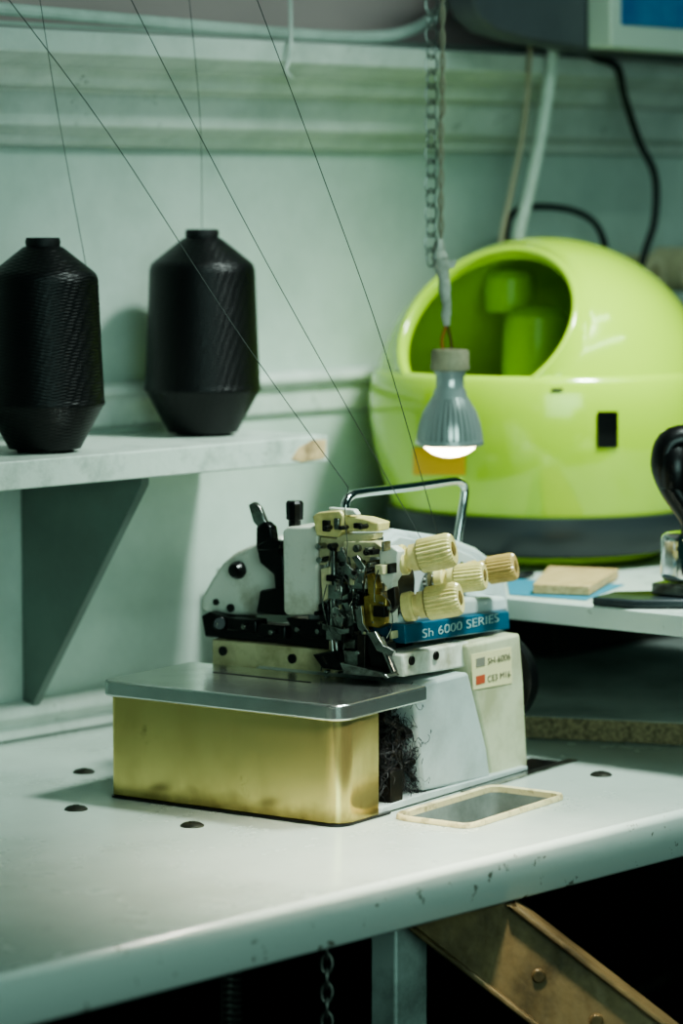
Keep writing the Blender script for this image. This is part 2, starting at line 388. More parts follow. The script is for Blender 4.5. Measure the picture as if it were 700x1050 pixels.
bm=nb(); lathe(bm,[(.168,.056),(.1725,.07),(.179,.09),(R_-.002,.12),(R_+.0025,.15),(R_+.0035,.172),(R_+.0022,.188),(R_-.0005,.199),(R_-.003,.205),(R_-.006,.2065),(R_-.010,.203)],(0,0,0),seg=128,cap0=False,cap1=False)
bm.normal_update(); bvh_bm=bm.copy(); bvh=BVHTree.FromBMesh(bvh_bm)
add('base_shell',bm,m_lime,parent=lit,ang=50)
bm=nb(); lathe(bm,[(.140,.011),(.158,.015),(.171,.030),(.1735,.045),(.1735,.056),(.166,.0575)],(0,0,0),seg=96); add('base_band',bm,m_band,parent=lit,label='charcoal band around the base')
bm=nb(); lathe(bm,[(.118,0),(.124,.001),(.136,.007),(.144,.0135),(.138,.015)],(0,0,0),seg=96); add('foot',bm,m_lime,parent=lit)
def rl(u,v,d): return at(u,v,d)-rb
bm=nb(); q=rl(550,352,RD+.03); lathe(bm,[(.036,-.09),(.038,-.02),(.037,.012),(.034,.030),(.026,.038),(.012,.041),(.002,.041)],q,(0,0,1),48); add('waste_port',bm,m_limei,parent=lit)
bm=nb(); q=rl(522,292,RD+.09); lathe(bm,[(.026,-.03),(.028,-.01),(.027,.008),(.020,.016),(.002,.018)],q,(0,0,1),40); add('inner_dome',bm,m_limei,parent=lit)
bm=nb(); lathe(bm,[(.10,-.01),(.115,0),(.118,.004),(.11,.006),(.09,-.004),(.02,-.03)],cc+V((0,0,.018)),(0,0,1),64); add('inner_tray',bm,m_limei,parent=lit)
def patch(name,u0,v0,u1,v1,mt,n=8,off=.0008):
    bm=nb(); Cx=C-rb; g_=[]
    for i in range(n+1):
        row=[]
        for j in range(n+1):
            u=u0+(u1-u0)*i/n; v=v0+(v1-v0)*j/n; r=ray(u,v).normalized()
            hit,nn,_,_=bvh.ray_cast(Cx,r)
            if hit is None: return None
            row.append(bm.verts.new(hit-r*.0012+(hit-V((0,0,hit.z))).normalized()*off))
        g_.append(row)
    for i in range(n):
        for j in range(n): bm.faces.new((g_[i][j],g_[i+1][j],g_[i+1][j+1],g_[i][j+1]))
    return add(name,bm,mt,parent=lit)
patch('port_cover',612,422,633,459,m_blk)
patch('warning_sticker',424,459,477,487,m_yel)
patch('button',565,398,577,401,m_core)
bm=nb(); tube(bm,[on_h(u,v,hb+.0042) for u,v in ((545,588),(535,590),(522,589),(510,583),(498,574))],.0035,8)
add('power_cable',bm,m_cable,label='black cable beside the litter box',cat='cable')

# ------------------------------------------------------------ steam iron
ic=on_h(734,622,hb); ir=empty('steam_iron',loc=V((ic.x,ic.y,hb+.0012)),label='steam iron with black handle, chrome body and dark rest plate',cat='iron')
def IW(r,f,z): return Rv*r+Fh*f+Z*z
bm=nb(); P=[IW(-.120,.0,0),(IW(-.095,.045,0)),IW(.05,.07,0),IW(.11,.06,0),IW(.11,-.01,0),IW(.02,-.02,0),IW(-.08,-.02,0)]; prism(bm,P,(0,0,.008)); add('rest_plate',bm,m_band,parent=ir,bevel=.002)
bm=nb(); P=[IW(-.062,.01,.009),IW(-.046,.035,.009),IW(.08,.05,.009),IW(.08,-.01,.009),IW(-.03,-.01,.009)]; prism(bm,P,(0,0,.012)); add('sole_plate',bm,m_steel,parent=ir,bevel=.002)
bm=nb(); P=[IW(-.056,.01,.022),IW(-.042,.032,.022),IW(.07,.045,.022),IW(.07,-.008,.022),IW(-.036,-.008,.022)]; prism(bm,P,(0,0,.048)); add('iron_body',bm,m_handle,parent=ir,bevel=.008,seg=4)
bm=nb(); tube(bm,[IW(-.02,.01,.066),IW(-.022,.01,.085),IW(-.042,.008,.115),IW(-.05,.008,.14),IW(-.036,.008,.16),IW(.03,.01,.150),IW(.06,.01,.10),IW(.06,.01,.056)],.014,16)
lathe(bm,[(.006,0),(.017,.006),(.020,.022),(.018,.038),(.010,.050)],IW(-.040,.008,.108),(0,0,1),24)
add('handle',bm,m_blk,parent=ir)
bm=nb(); lathe(bm,[(.007,0),(.008,.004),(.006,.008),(.003,.009)],IW(-.026,.002,.168),(.3,0,1),20); add('steam_button',bm,m_redp,parent=ir)

# ------------------------------------------------------------ shelf & cones
SD=.19; st=on_y(170,460,-SD).z
sx1=on_y(340,452,-SD).x; sx0=on_y(0,470,-SD).x-.45
bm=nb(); pts=[V((sx0,-SD,st-.027)),V((sx1-.006,-SD,st-.027)),V((sx1,-SD+.02,st-.027)),V((sx1-.004,-.1,st-.027)),V((sx1+.002,-.03,st-.027)),V((sx1,-.001,st-.027)),V((sx0,-.001,st-.027))]
prism(bm,pts,(0,0,.027)); bm.normal_update()
for f in bm.faces:
    if f.normal.x>.5: f.material_index=1
prism(bm,[V((sx1-.062,-SD-.0006,st-.022)),V((sx1-.045,-SD-.0006,st-.026)),V((sx1-.010,-SD-.0006,st-.024)),V((sx1-.008,-SD-.0006,st-.004)),V((sx1-.03,-SD-.0006,st-.003)),V((sx1-.05,-SD-.0006,st-.010))],(0,.003,0),1)
shelf=add('wall_shelf',bm,[m_shelf,m_rawwood],bevel=.0015,label='worn white painted wooden wall shelf with chipped end',cat='shelf')
bw=on_y(25,600,0); z0=on_y(32,727,-.004).z
bm=nb(); prism(bm,[V((bw.x-.005,-.002,st-.0275)),V((bw.x-.005,-SD+.012,st-.0275)),V((bw.x-.005,-SD+.012,st-.035)),V((bw.x-.005,-.012,z0)),V((bw.x-.005,-.002,z0))],(.010,0,0))
bk=add('bracket',bm,m_bracket,parent=shelf,world=True,bevel=.001)
m_yarn=bpy.data.materials.new('wound_yarn'); m_yarn.use_nodes=True
nt=m_yarn.node_tree; N=nt.nodes; L=nt.links; b=N['Principled BSDF']; b.inputs['Roughness'].default_value=.42; b.inputs['Specular IOR Level'].default_value=.35
tc=N.new('ShaderNodeTexCoord')
mp=N.new('ShaderNodeMapping'); mp.inputs['Rotation'].default_value=(math.radians(10),math.radians(8),0); L.new(tc.outputs['Object'],mp.inputs[0])
wv=N.new('ShaderNodeTexWave'); wv.bands_direction='Z'; wv.inputs['Scale'].default_value=110; wv.inputs['Distortion'].default_value=2; wv.inputs['Detail'].default_value=3; L.new(mp.outputs[0],wv.inputs[0])
mp2=N.new('ShaderNodeMapping'); mp2.inputs['Rotation'].default_value=(math.radians(-10),math.radians(-8),0); L.new(tc.outputs['Object'],mp2.inputs[0])
wv2=N.new('ShaderNodeTexWave'); wv2.bands_direction='Z'; wv2.inputs['Scale'].default_value=95; wv2.inputs['Distortion'].default_value=2; L.new(mp2.outputs[0],wv2.inputs[0])
ad=N.new('ShaderNodeMath'); ad.operation='ADD'; L.new(wv.outputs['Fac'],ad.inputs[0]); L.new(wv2.outputs['Fac'],ad.inputs[1])
bp=N.new('ShaderNodeBump'); bp.inputs['Strength'].default_value=.28; bp.inputs['Distance'].default_value=.001; L.new(ad.outputs[0],bp.inputs['Height']); L.new(bp.outputs[0],b.inputs['Normal'])
cr=N.new('ShaderNodeMix'); cr.data_type='RGBA'; cr.inputs[6].default_value=lin('030405'); cr.inputs[7].default_value=lin('0b0d0f'); 
ml=N.new('ShaderNodeMath'); ml.operation='MULTIPLY'; ml.inputs[1].default_value=.5; L.new(ad.outputs[0],ml.inputs[0]); L.new(ml.outputs[0],cr.inputs[0]); L.new(cr.outputs[2],b.inputs['Base Color'])
def spool(name,uc,vb,rs,lbl):
    b=on_h(uc,vb,st); d=(b-C).dot(Fh); k=d/3200
    e=empty(name,loc=b+V((0,0,.0006)),label=lbl,cat='thread cone',group='black thread cones on the shelf')
    H=208*k*rs
    pf=[(.030,0),(.036,.004),(.058,.20),(.0605,.215),(.0595,.24),(.057,.5),(.0545,.80),(.053,.825),(.0505,.84),(.020,.955),(.014,.965)]
    W=60*k*rs/.0605
    prof=[]
    for i in range(len(pf)-1):
        (r0,h0),(r1,h1)=pf[i],pf[i+1]; m_=max(1,int((h1-h0)*90))
        for j in range(m_):
            t=j/m_; prof.append(((r0+(r1-r0)*t)*W*(1+.003*((len(prof))%2)),(h0+(h1-h0)*t)*H))
    prof.append((pf[-1][0]*W,pf[-1][1]*H))
    bm=nb(); lathe(bm,prof,(0,0,.002),seg=72)
    add('yarn_winding',bm,m_yarn,parent=e,ang=70)
    bm=nb(); lathe(bm,[(.028*W,0),(.0285*W,.0025)],(0,0,0),seg=40); add('spool_base',bm,m_core,parent=e)
    bm=nb(); lathe(bm,[(.0165*W,.96*H),(.0175*W,.99*H),(.0165*W,H+.002),(.012*W,H+.002),(.011*W,.98*H)],(0,0,0),seg=40)
    add('spool_tip',bm,m_core,parent=e)
    return e,H
sp1,H1=spool('thread_cone',208,446,1.0,'cone of black thread standing near the chipped shelf end')
sp2,H2=spool('thread_cone',46,463,1.04,'cone of black thread standing above the shelf bracket')

# ------------------------------------------------------------ hanging lamp and chain
LD=2.5; k=LD/3200
lb=at(461,456,LD); lamp=empty('hanging_lamp',loc=lb,label='small silver spotlight bulb hanging from taped wires, switched on',cat='lamp')
def lz(v): return (456-v)*k
pr=[(33.5,452.5),(34,449),(33.5,444),(31.5,434),(27.5,422),(21.5,412),(18.5,407)]
bm=nb(); lathe(bm,[(r*.84*k,lz(v)) for r,v in pr],(0,0,0),seg=48); add('heatsink_core',bm,m_finc,parent=lamp)
bm=nb(); NF=34
for i in range(NF):
    t=2*math.pi*i/NF; e=V((math.cos(t),math.sin(t),0)); s_=V((-math.sin(t),math.cos(t),0))
    P=[e*(r*k)+V((0,0,lz(v)))-s_*(r*k*.055) for r,v in pr]; Q=[e*(r*k)+V((0,0,lz(v)))+s_*(r*k*.055) for r,v in pr]
    Pi=[e*(r*.83*k)+V((0,0,lz(v)))-s_*(r*k*.05) for r,v in pr]; Qi=[e*(r*.83*k)+V((0,0,lz(v)))+s_*(r*k*.05) for r,v in pr]
    vs=[[bm.verts.new(p) for p in L_] for L_ in (Pi,P,Q,Qi)]
    for j in range(len(pr)-1):
        for c in range(3): bm.faces.new((vs[c][j],vs[c][j+1],vs[c+1][j+1],vs[c+1][j]))
    bm.faces.new([vs[c][0] for c in range(4)]); bm.faces.new([vs[c][-1] for c in range(4)])
lathe(bm,[(31*k,lz(457)),(34.8*k,lz(455.5)),(35*k,lz(451.5)),(30*k,lz(450.5))],(0,0,0),seg=64,cap0=False)
add('heatsink',bm,m_silver,parent=lamp,ang=20,label='ribbed silver heatsink')
bm=nb(); lathe(bm,[(19*k,lz(408)),(17.5*k,lz(405)),(16.5*k,lz(400)),(14.5*k,lz(397)),(14.5*k,lz(386)),(16*k,lz(382)),(16*k,lz(377))],(0,0,0),seg=40)
add('neck',bm,m_silver,parent=lamp)
bm=nb(); lathe(bm,[(16*k,lz(380)),(20*k,lz(379)),(20.5*k,lz(376)),(19.8*k,lz(372)),(19.8*k,lz(361)),(18*k,lz(358)),(4*k,lz(357))],(0,0,0),seg=40)
add('socket',bm,m_sock,parent=lamp,label='tan ceramic socket')
bm=nb(); lathe(bm,[(.5*k,lz(469)),(9*k,lz(468)),(18*k,lz(465)),(25*k,lz(460)),(29*k,lz(455.5)),(29*k,lz(453))],(0,0,0),seg=40)
add('lens',bm,m_lens,parent=lamp,label='glowing warm white lens')
def lw(u,v,dd=0): return at(u,v,LD+dd)-lb
bm=nb(); tube(bm,[lw(454,358),lw(453,348),lw(457,334),lw(458,320)],.0013,8); add('wire',bm,m_cordo,parent=lamp)
bm=nb(); tube(bm,[lw(463,358),lw(462,348),lw(459,335),lw(457,320)],.0013,8); add('wire',bm,m_knobend,parent=lamp)
bm=nb()
pts=[(458,334,3.5),(457,325,4.8),(458,314,4.6),(456,300,6),(455,287,5.8),(453,275,7.4),(451,267,8),(450,258,5.8),(450,246,4)]
P=[lw(a,b_) for a,b_,_ in pts]
for i in range(len(P)-1):
    d=P[i+1]-P[i]; lathe(bm,[(pts[i][2]*k,0),(pts[i][2]*k*1.12,d.length*.3),(pts[i+1][2]*k,d.length*1.1)],P[i],d,12)
p=lw(448,276,-.002); prism(bm,[p,p+Rv*.014+Z*.001,p+Rv*.015+Z*.008,p+Z*.006],Fh*.0015)
add('tape_wrap',bm,m_tape,parent=lamp,label='dirty white tape wrapped around the wires')
bm=nb(); 
for s in (0,math.pi):
    P=[]
    for i in range(90):
        v=255-i*4.2; c=lw(452+(1.5 if v<120 else 0),v,.004)
        P.append(c+Rv*(.0014*math.cos(i*.55+s))+Fh*(.0014*math.sin(i*.55+s)))
    tube(bm,P,.0011,7,2)
add('cord',bm,m_cordw,parent=lamp,label='twisted brown cord')
bm=nb(); lk=15.0*k
for i in range(24):
    c=at(441.5,264,LD-.006)+Z*(i*lk)
    ax=(Rv*.95+Fh*.3).normalized() if i%2 else (Fh*.75-Rv*.65).normalized()
    tube(bm,linkpts(c,6.2*k,9.6*k,ax,14),.95*k,7,1,True)
add('hanging_chain',bm,m_chain,label='steel link chain holding the hanging lamp',cat='chain')

# ------------------------------------------------------------ threads
def thread(pts,r=.0005,label='dark sewing thread stretched down to the sewing machine'):
    bm=nb(); tube(bm,pts,r,5,6); add('sewing_thread',bm,m_thr,label=label,cat='thread',group='sewing threads')
thread([at(-6,-20,2.9),at(110,135,2.88),at(240,335,2.86),at(357,500,2.86)],.00045)
thread([at(127,-15,2.75),at(200,130,2.78),at(290,300,2.82),at(432,553,2.88)],.00042)
thread([at(258,-15,2.75),at(330,178,2.78),at(392,352,2.82),at(452,560,2.9)],.00042)
c1=MW[sp1.name].translation; c2=MW[sp2.name].translation
thread([at(192,-20,3.0),at(205,120,3.05),c1+Z*(H1+.003)],.00035,'dark thread rising from the thread cone')
thread([at(38,-20,2.9),at(60,120,2.95),at(89,277,2.98)],.00035,'dark thread rising from the thread cone')

# ------------------------------------------------------------ wall pipe, cables, device
bm=nb(); tube(bm,[on_y(u,v,-.05) for u,v in ((-60,3),(0,9),(150,22),(290,34),(370,38),(415,33),(445,17),(462,-5),(472,-50))],.0065,10)
add('cable_pipe',bm,m_pipe,label='white painted cable run above the wall moulding',cat='pipe')
bm=nb(); tube(bm,[on_y(297,-20,-.06),on_y(298,38,-.10),on_y(296,62,-.102),on_y(293,72,-.105),on_y(299,80,-.102)],.002,8)
add('wall_hook',bm,m_pipe,label='small painted hook hanging over the moulding',cat='hook')
bm=nb(); tube(bm,[on_y(u,v,-.108) for u,v in ((572,-30),(568,40),(558,120),(543,195),(532,240),(526,300))],.007,12)
add('white_hose',bm,m_pipe,label='pale hose hanging down the wall behind the litter box',cat='hose')
bm=nb(); tube(bm,[on_y(u,v,-.103) for u,v in ((548,-20),(543,60),(537,130),(523,200),(514,245),(510,300))],.0028,8)
add('brown_cord',bm,m_cordw,label='thin brown cord hanging down the wall',cat='cord')
bm=nb(); tube(bm,[on_y(u,v,-.103) for u,v in ((585,-30),(590,20),(605,55),(632,68),(640,100),(655,145),(671,180),(671,225),(662,255),(655,280),(648,300))],.0045,10)
add('black_cable',bm,m_cable,label='thick black cable looping down from the wall device',cat='cable')
bm=nb(); tube(bm,[on_y(u,v,-.06) for u,v in ((516,300),(519,240),(528,217),(556,212),(590,217),(612,232),(622,262),(625,300))],.004,10)
add('black_cable',bm,m_cable,label='black cable arching behind the litter box',cat='cable')
dv=on_y(600,40,-.12); dev=empty('wall_device',loc=V((dv.x,-.12,dv.z)),label='grey wall-mounted unit with cream framed blue panel',cat='electrical unit')
bm=nb(); P=[on_y(u,v,-.155) for u,v in ((484,-80),(486,0),(492,18),(508,32),(540,42),(600,52),(760,70),(760,-80))]; prism(bm,P,(0,.04,0)); add('unit_body',bm,m_device,parent=dev,world=True,bevel=.006,seg=4)
bm=nb(); P=[on_y(u,v,-.19) for u,v in ((626,-80),(626,49),(760,59),(760,-80))]; prism(bm,P,(0,.034,0)); add('panel_frame',bm,m_devframe,parent=dev,world=True,bevel=.003)
bm=nb(); P=[on_y(u,v,-.192) for u,v in ((638,-70),(638,25),(750,33),(750,-70))]; prism(bm,P,(0,.003,0)); add('blue_panel',bm,m_blue,parent=dev,world=True)
q=on_y(622,300,-.05); sh=nb(); box(sh,(q.x,-.10,q.z-.015),(q.x+.75,-.001,q.z)); sf=add('small_shelf',sh,m_shelf,bevel=.002,label='narrow painted shelf behind the litter box',cat='shelf')
for i,(dx,r,wd) in enumerate(((.05,.022,.05),(.125,.026,.05),(.21,.03,.05))):
    c=V((q.x+dx,-.085,q.z+r+.0006)); bm=nb(); lathe(bm,[(r*.45,0),(r,0),(r,wd),(r*.45,wd),(r*.45,0)],c,(0,1,0),36,False,False)
    add('tape_roll',bm,m_roll,label='beige tape roll standing on the narrow shelf',cat='tape roll',group='tape rolls on the narrow shelf')

# ------------------------------------------------------------ SEWING MACHINE
sm=empty('sewing_machine',M=MM@Matrix.Translation((0,0,.0006)),label='old cream and steel overlock sewing machine with yellowed side cover',cat='sewing machine')
def A_(name,bm,mt,bevel=0,ang=35,label=None,seg=2,parent=None): return add(name,bm,mt,parent=parent or sm,bevel=bevel,ang=ang,label=label,seg=seg)
xl=my(113,760,0).x; zt=my(230,727,0).z
yb=mx(389,780,0).y
def rrect(x0,y0,x1,y1,rl,rr,n=10):
    P=[]
    for cx,cy,a0,r in ((x1-rr,y0+rr,-90,rr),(x1-.002,y1-.002,0,.002),(x0+.002,y1-.002,90,.002),(x0+rl,y0+rl,180,rl)):
        for k_ in range(n+1):
            a=math.radians(a0+90*k_/n); P.append(V((cx+r*math.cos(a),cy+r*math.sin(a),0)))
    return P
bm=nb(); prism(bm,[p+V((0,0,.0018)) for p in rrect(xl,0,0,yb,.006,.018)],(0,0,zt-.0018))
A_('side_cover',bm,m_brass,.0012,label='yellowed satin metal side cover')
bm=nb(); prism(bm,rrect(xl-.001,-.001,.0,yb+.02,.006,.018),(0,0,.0018)); A_('cover_gasket',bm,m_blk)
yp=mx(438,708,.004).y
bm=nb(); prism(bm,[p+V((0,0,zt)) for p in rrect(xl-.006,-.006,.004,yp,.01,.018)],(0,0,.0145))
A_('cloth_plate',bm,m_chrome,.0035,label='polished steel cloth plate',seg=3)
zp=zt+.0145
bm=nb(); a=mz(218,690,zp); box(bm,(a.x,a.y,zp-.0005),(a.x+.11,a.y+.0012,zp+.0006)); A_('plate_seam',bm,m_dark)
bm=nb(); box(bm,(-.20,yb+.004,.004),(-.028,yp-.01,zt-.001)); A_('lower_housing',bm,m_dark)
bm=nb()
for i in range(420):
    a=mx(random.uniform(388,438),min(random.gauss(778,26),812),-.014+random.uniform(-.006,.006)); q=a.copy(); pts=[cz(q,.002)]
    for _ in range(5): q=q+V((random.uniform(-.004,.004),random.uniform(-.006,.006),random.uniform(-.006,.006))); pts.append(cz(q,.002))
    tube(bm,pts,random.choice((.00018,.00025,.0004)),4,3)
A_('lint',bm,m_core,label='fluffy black tangled lint and thread ends')
for (u0,v0,u1,v1,r) in ((390,735,432,760,.004),(395,770,430,745,.003),(400,795,432,775,.004),(405,735,412,808,.0035),(392,760,425,800,.0025),(420,740,428,804,.003)):
    bm=nb(); cyl(bm,cz(mx(u0,v0,-.018),.006),cz(mx(u1,v1,-.014),.006),r); A_('looper_rod',bm,m_dark)
bm=nb(); a=mx(397,800,-.01); box(bm,(a.x-.01,a.y,.004),(a.x+.004,a.y+.02,.035)); A_('looper_bracket',bm,m_dark,.001)
bm=nb(); spoly(bm,((434,812),(424,712),(440,700),(480,690),(499,768),(503,798)),-.006,.19); A_('lower_panel',bm,m_grey,.003,seg=3)
bm=nb(); spoly(bm,((503,797),(541,788),(537,700),(533,650),(479,662),(482,690),(500,768)),-.010,.18); A_('column',bm,m_column,.003,seg=3)
bm=nb(); spoly(bm,((390,838),(436,823),(541,791),(541,786),(436,814),(392,828)),-.004,.18); A_('base_flange',bm,m_grey,.001)
bm=nb(); spoly(bm,((412,672),(481,658),(482,684),(414,695)),-.016,.03); cb_=A_('clamp_bar',bm,m_white,.002)
for u,v in ((421,678),(446,673)):
    bm=nb(); p=mx(u,v,-.016); cyl(bm,p,p+V((.0022,0,0)),.0042,seg=20); A_('screw',bm,m_dark,.0005,parent=cb_)
bm=nb(); spoly(bm,((415,641),(522,627),(523,646),(416,661)),-.024,.06); tbn=A_('name_band',bm,m_teal,.0015,label='teal name band with pale lettering')
a=mx(433,655,-.0238); e_=mx(511,642,-.0238)
TM=Matrix(((0,0,1,-.0237),(1,0,0,a.y),(0,1,0,a.z),(0,0,0,1)))
text('name_lettering','Sh 6000 SERIES',TM,(e_.y-a.y),m_text,tbn,height=.0080,bold=-.012)
bm=nb(); spoly(bm,((483,672),(524,664),(525,701),(485,708)),-.0094,.0006); stk=A_('info_sticker',bm,m_sticker,0,label='cream information sticker')
for (u0,v0,u1,v1,m_) in ((488,674,497,685,m_greyp),(488,692,497,703,m_red)):
    a=mx(u0,v1,-.0092); b_=mx(u1,v0,-.0092); bm=nb(); box(bm,(-.0096,a.y,a.z),(-.009,b_.y,b_.z)); A_('colour_square',bm,m_,parent=stk)
for s,u,v,u2 in (('SH-6006',500,682,523),('CE3 M16',500,700,523)):
    a=mx(u,v,-.009); e_=mx(u2,v-4,-.009); TM=Matrix(((0,0,1,-.009),(1,0,0,a.y),(0,1,0,a.z),(0,0,0,1)))
    text('sticker_lettering',s,TM,(e_.y-a.y),m_textd,stk,height=.0058,bold=-.02)
# arm housing
bm=nb(); spoly(bm,((392,650),(418,662),(521,648),(523,626),(520,600),(511,578),(490,562),(462,551),(408,543),(388,556)),-.058,.085); arm=A_('arm_housing',bm,m_casing,.006,seg=4)
bm=nb(); spoly(bm,((402,612),(398,558),(410,550),(458,559),(486,571),(503,588),(508,612)),-.054,.01); A_('tension_panel',bm,m_casing,.002,seg=3)
bm=nb(); spoly(bm,((408,640),(416,641),(522,628),(519,612),(470,614),(412,630)),-.03,.06); A_('lower_arm_ledge',bm,m_casing,.004,seg=3)
bm=nb(); b0=my(217,683,.158); box(bm,(b0.x-.002,.165,.06),(-.06,.27,zp+.012)); A_('rear_block',bm,m_white,.003)
bm=nb(); fpoly(bm,((217,656),(342,668),(344,693),(217,684)),.150,.02); rail=A_('front_rail',bm,m_cream,.002)
for u,v in ((229,668),(300,676)):
    bm=nb(); p=my(u,v,.150); cyl(bm,p+V((0,-.0018,0)),p,.0045,seg=20); A_('screw',bm,m_blk,parent=rail)
bm=nb(); fpoly(bm,((206,632),(215,628),(238,636),(242,646),(285,642),(342,650),(342,668),(280,660),(210,654)),.156,.04)
fbox(bm,232,634,262,650,.148,.02); fbox(bm,262,640,292,656,.15,.02); cyl(bm,my(225,640,.156),my(225,640,.145),.007)
fpoly(bm,((292,634),(340,638),(340,652),(318,656),(300,648)),.146,.02)
A_('looper_slide',bm,m_black,.0015)
for u,v in ((222,641),(250,643),(278,649),(305,646),(326,648)):
    bm=nb(); p=my(u,v,.145); cyl(bm,p+V((0,-.002,0)),p+V((0,.003,0)),.0024,seg=16); A_('head_screw',bm,m_steel,.0003)
bm=nb(); fpoly(bm,((205,627),(206,612),(216,594),(227,578),(240,567),(262,557),(272,552),(289,551),(289,632),(240,632)),.165,.06); hc=A_('head_cover',bm,m_white,.005,seg=4)
bm=nb(); p=my(245,585,.165); lathe(bm,[(.0085,0),(.0085,.004),(.006,.009),(.003,.0095)],p,(0,-1,0),24); A_('cover_knob',bm,m_blk,parent=hc)
for u,v,r in ((237,624,.004),(222,618,.003)):
    bm=nb(); p=my(u,v,.165); cyl(bm,p,p+V((0,-.002,0)),r); A_('screw',bm,m_blk,parent=hc)
bm=nb(); fpoly(bm,((262,541),(270,535),(277,541),(279,556),(290,570),(292,628),(284,632),(280,590),(266,578),(262,560)),.148,.012); 
fpoly(bm,((266,606),(292,602),(294,632),(262,630)),.145,.02); fpoly(bm,((262,560),(274,553),(289,556),(286,566),(264,566)),.146,.01)
lv=A_('lifting_lever',bm,m_black,.002)
bm=nb(); fpoly(bm,((254,518),(260,515),(266,521),(273,538),(266,544),(259,536)),.150,.006); A_('lever_tip',bm,m_steel,.0015,parent=lv,label='worn steel lever tip')
bm=nb(); fpoly(bm,((289,545),(294,541),(322,540),(326,545),(326,628),(322,631),(294,632),(290,628)),.140,.05); A_('front_cover',bm,m_white,.003,seg=3)
bm=nb(); p=my(302,541,.155); q2=my(302,514,.155); hh=q2.z-p.z
lathe(bm,[(.006,0),(.006,hh*.25),(.0082,hh*.3),(.0086,hh*.9),(.007,hh)],p,(0,0,1),20,star=.06); A_('pressure_screw',bm,m_blk,ang=20,label='black ribbed pressure screw')
def FP(name,px,y,dy,m,bev=.0012,label=None):
    bm=nb(); fpoly(bm,px,y,dy); return A_(name,bm,m,bev,label=label)
def FB(name,u0,v0,u1,v1,y,dy,m,bev=.0008):
    bm=nb(); fbox(bm,u0,v0,u1,v1,y,dy); return A_(name,bm,m,bev)
FP('thread_guide_block',((320,530),(326,526),(348,524),(352,530),(350,546),(346,552),(324,550)),.134,.022,m_knob,.0014,'cream yellowed thread guide block')
FP('thread_guide_block',((352,530),(372,532),(388,537),(387,546),(356,546)),.138,.02,m_knob,.0014)
FP('guide_bracket',((328,551),(344,553),(352,548),(384,548),(382,554),(360,558),(352,566),(338,566),(334,580),(327,580)),.136,.016,m_cream,.0010)
FP('guide_bracket',((352,556),(384,556),(392,562),(390,572),(372,572),(368,584),(360,584),(358,572),(350,570)),.130,.014,m_cream,.0010)
FP('guide_clip',((336,521),(362,523),(366,529),(340,529)),.138,.008,m_white)
FB('guide_clip',330,534,337,546,.131,.006,m_dark); FB('guide_clip',342,532,347,544,.131,.006,m_steel); FB('guide_clip',362,537,369,543,.134,.006,m_dark)
for u,v,r,m in ((333,560,.003,m_steel),(345,560,.0028,m_blk),(372,562,.0035,m_steel),(382,566,.0028,m_blk),(341,541,.0022,m_blk),(376,540,.0022,m_blk),(356,541,.002,m_blk),(334,574,.003,m_steel)):
    bm=nb(); p=my(u,v,.137); cyl(bm,p,p+V((0,-.012,0)),r,seg=18); A_('head_screw',bm,m,.0004)
FP('mechanism_back',((326,560),(396,556),(402,600),(400,668),(382,690),(345,680),(330,640)),.160,.04,m_black,.002)
FB('casting_rib',328,566,333,650,.150,.01,m_dark); FB('casting_rib',352,560,357,660,.150,.01,m_cream); FB('casting_rib',374,572,379,650,.150,.01,m_dark); FB('casting_rib',388,598,394,668,.150,.01,m_cream)
bm=nb(); cyl(bm,my(342,560,.135),my(342,655,.135),.0035); cyl(bm,my(336,575,.14),my(336,640,.14),.0025); fbox(bm,336,600,350,616,.128,.014); fbox(bm,334,645,350,658,.128,.014)
cyl(bm,my(344,655,.13),my(348,688,.13),.0012); cyl(bm,my(340,655,.13),my(343,688,.13),.0012); A_('needle_bar',bm,m_steel,.0006)
bm=nb(); cyl(bm,my(360,565,.14),my(364,660,.14),.004); fbox(bm,356,590,372,606,.130,.014); fbox(bm,352,655,378,668,.120,.02)
fpoly(bm,((348,680),(392,690),(398,696),(352,692)),.105,.05); fpoly(bm,((352,668),(372,668),(380,690),(356,686)),.118,.012); A_('presser_foot',bm,m_steel,.001)
FP('brass_bracket',((372,612),(386,609),(396,614),(395,640),(388,645),(374,643)),.124,.018,m_gold,.001,'yellow brass bracket')
FP('brass_arm',((376,590),(382,588),(386,604),(383,612),(377,610)),.124,.01,m_gold,.0006)
FB('dark_block',382,622,394,634,.118,.008,m_dark); FB('dark_block',356,608,368,622,.122,.01,m_black); FB('dark_block',334,590,350,598,.124,.01,m_black)
FP('upper_looper',((362,650),(378,652),(396,660),(400,690),(392,698),(380,688),(376,668),(364,662)),.115,.016,m_black)
FP('looper_arm',((320,672),(345,668),(364,676),(362,690),(330,686)),.125,.02,m_black)
FB('looper_arm',366,652,374,690,.112,.01,m_dark)
bm=nb(); cyl(bm,my(390,655,.115),my(404,690,.112),.0035); A_('looper_arm',bm,m_steel)
FP('tension_plate',((388,566),(400,560),(408,566),(405,592),(397,604),(390,596)),.128,.012,m_white,.0012)
FB('tension_plate',396,596,402,640,.13,.01,m_white); FB('tension_plate',384,580,392,590,.118,.012,m_cream)
FP('link_plate',((396,606),(404,602),(406,622),(399,630)),.122,.008,m_dark); FP('link_plate',((350,612),(358,608),(364,640),(356,650),(350,640)),.126,.006,m_steel)
FP('link_plate',((328,584),(338,582),(340,612),(330,618)),.130,.008,m_cream); FP('link_plate',((326,620),(336,618),(338,650),(328,652)),.132,.01,m_black)
FP('hook_lever',((346,566),(352,564),(356,580),(366,590),(362,596),(350,586)),.120,.004,m_steel,.0005)
FP('hook_lever',((376,650),(384,648),(392,662),(404,668),(402,674),(386,668)),.108,.004,m_steel,.0005)
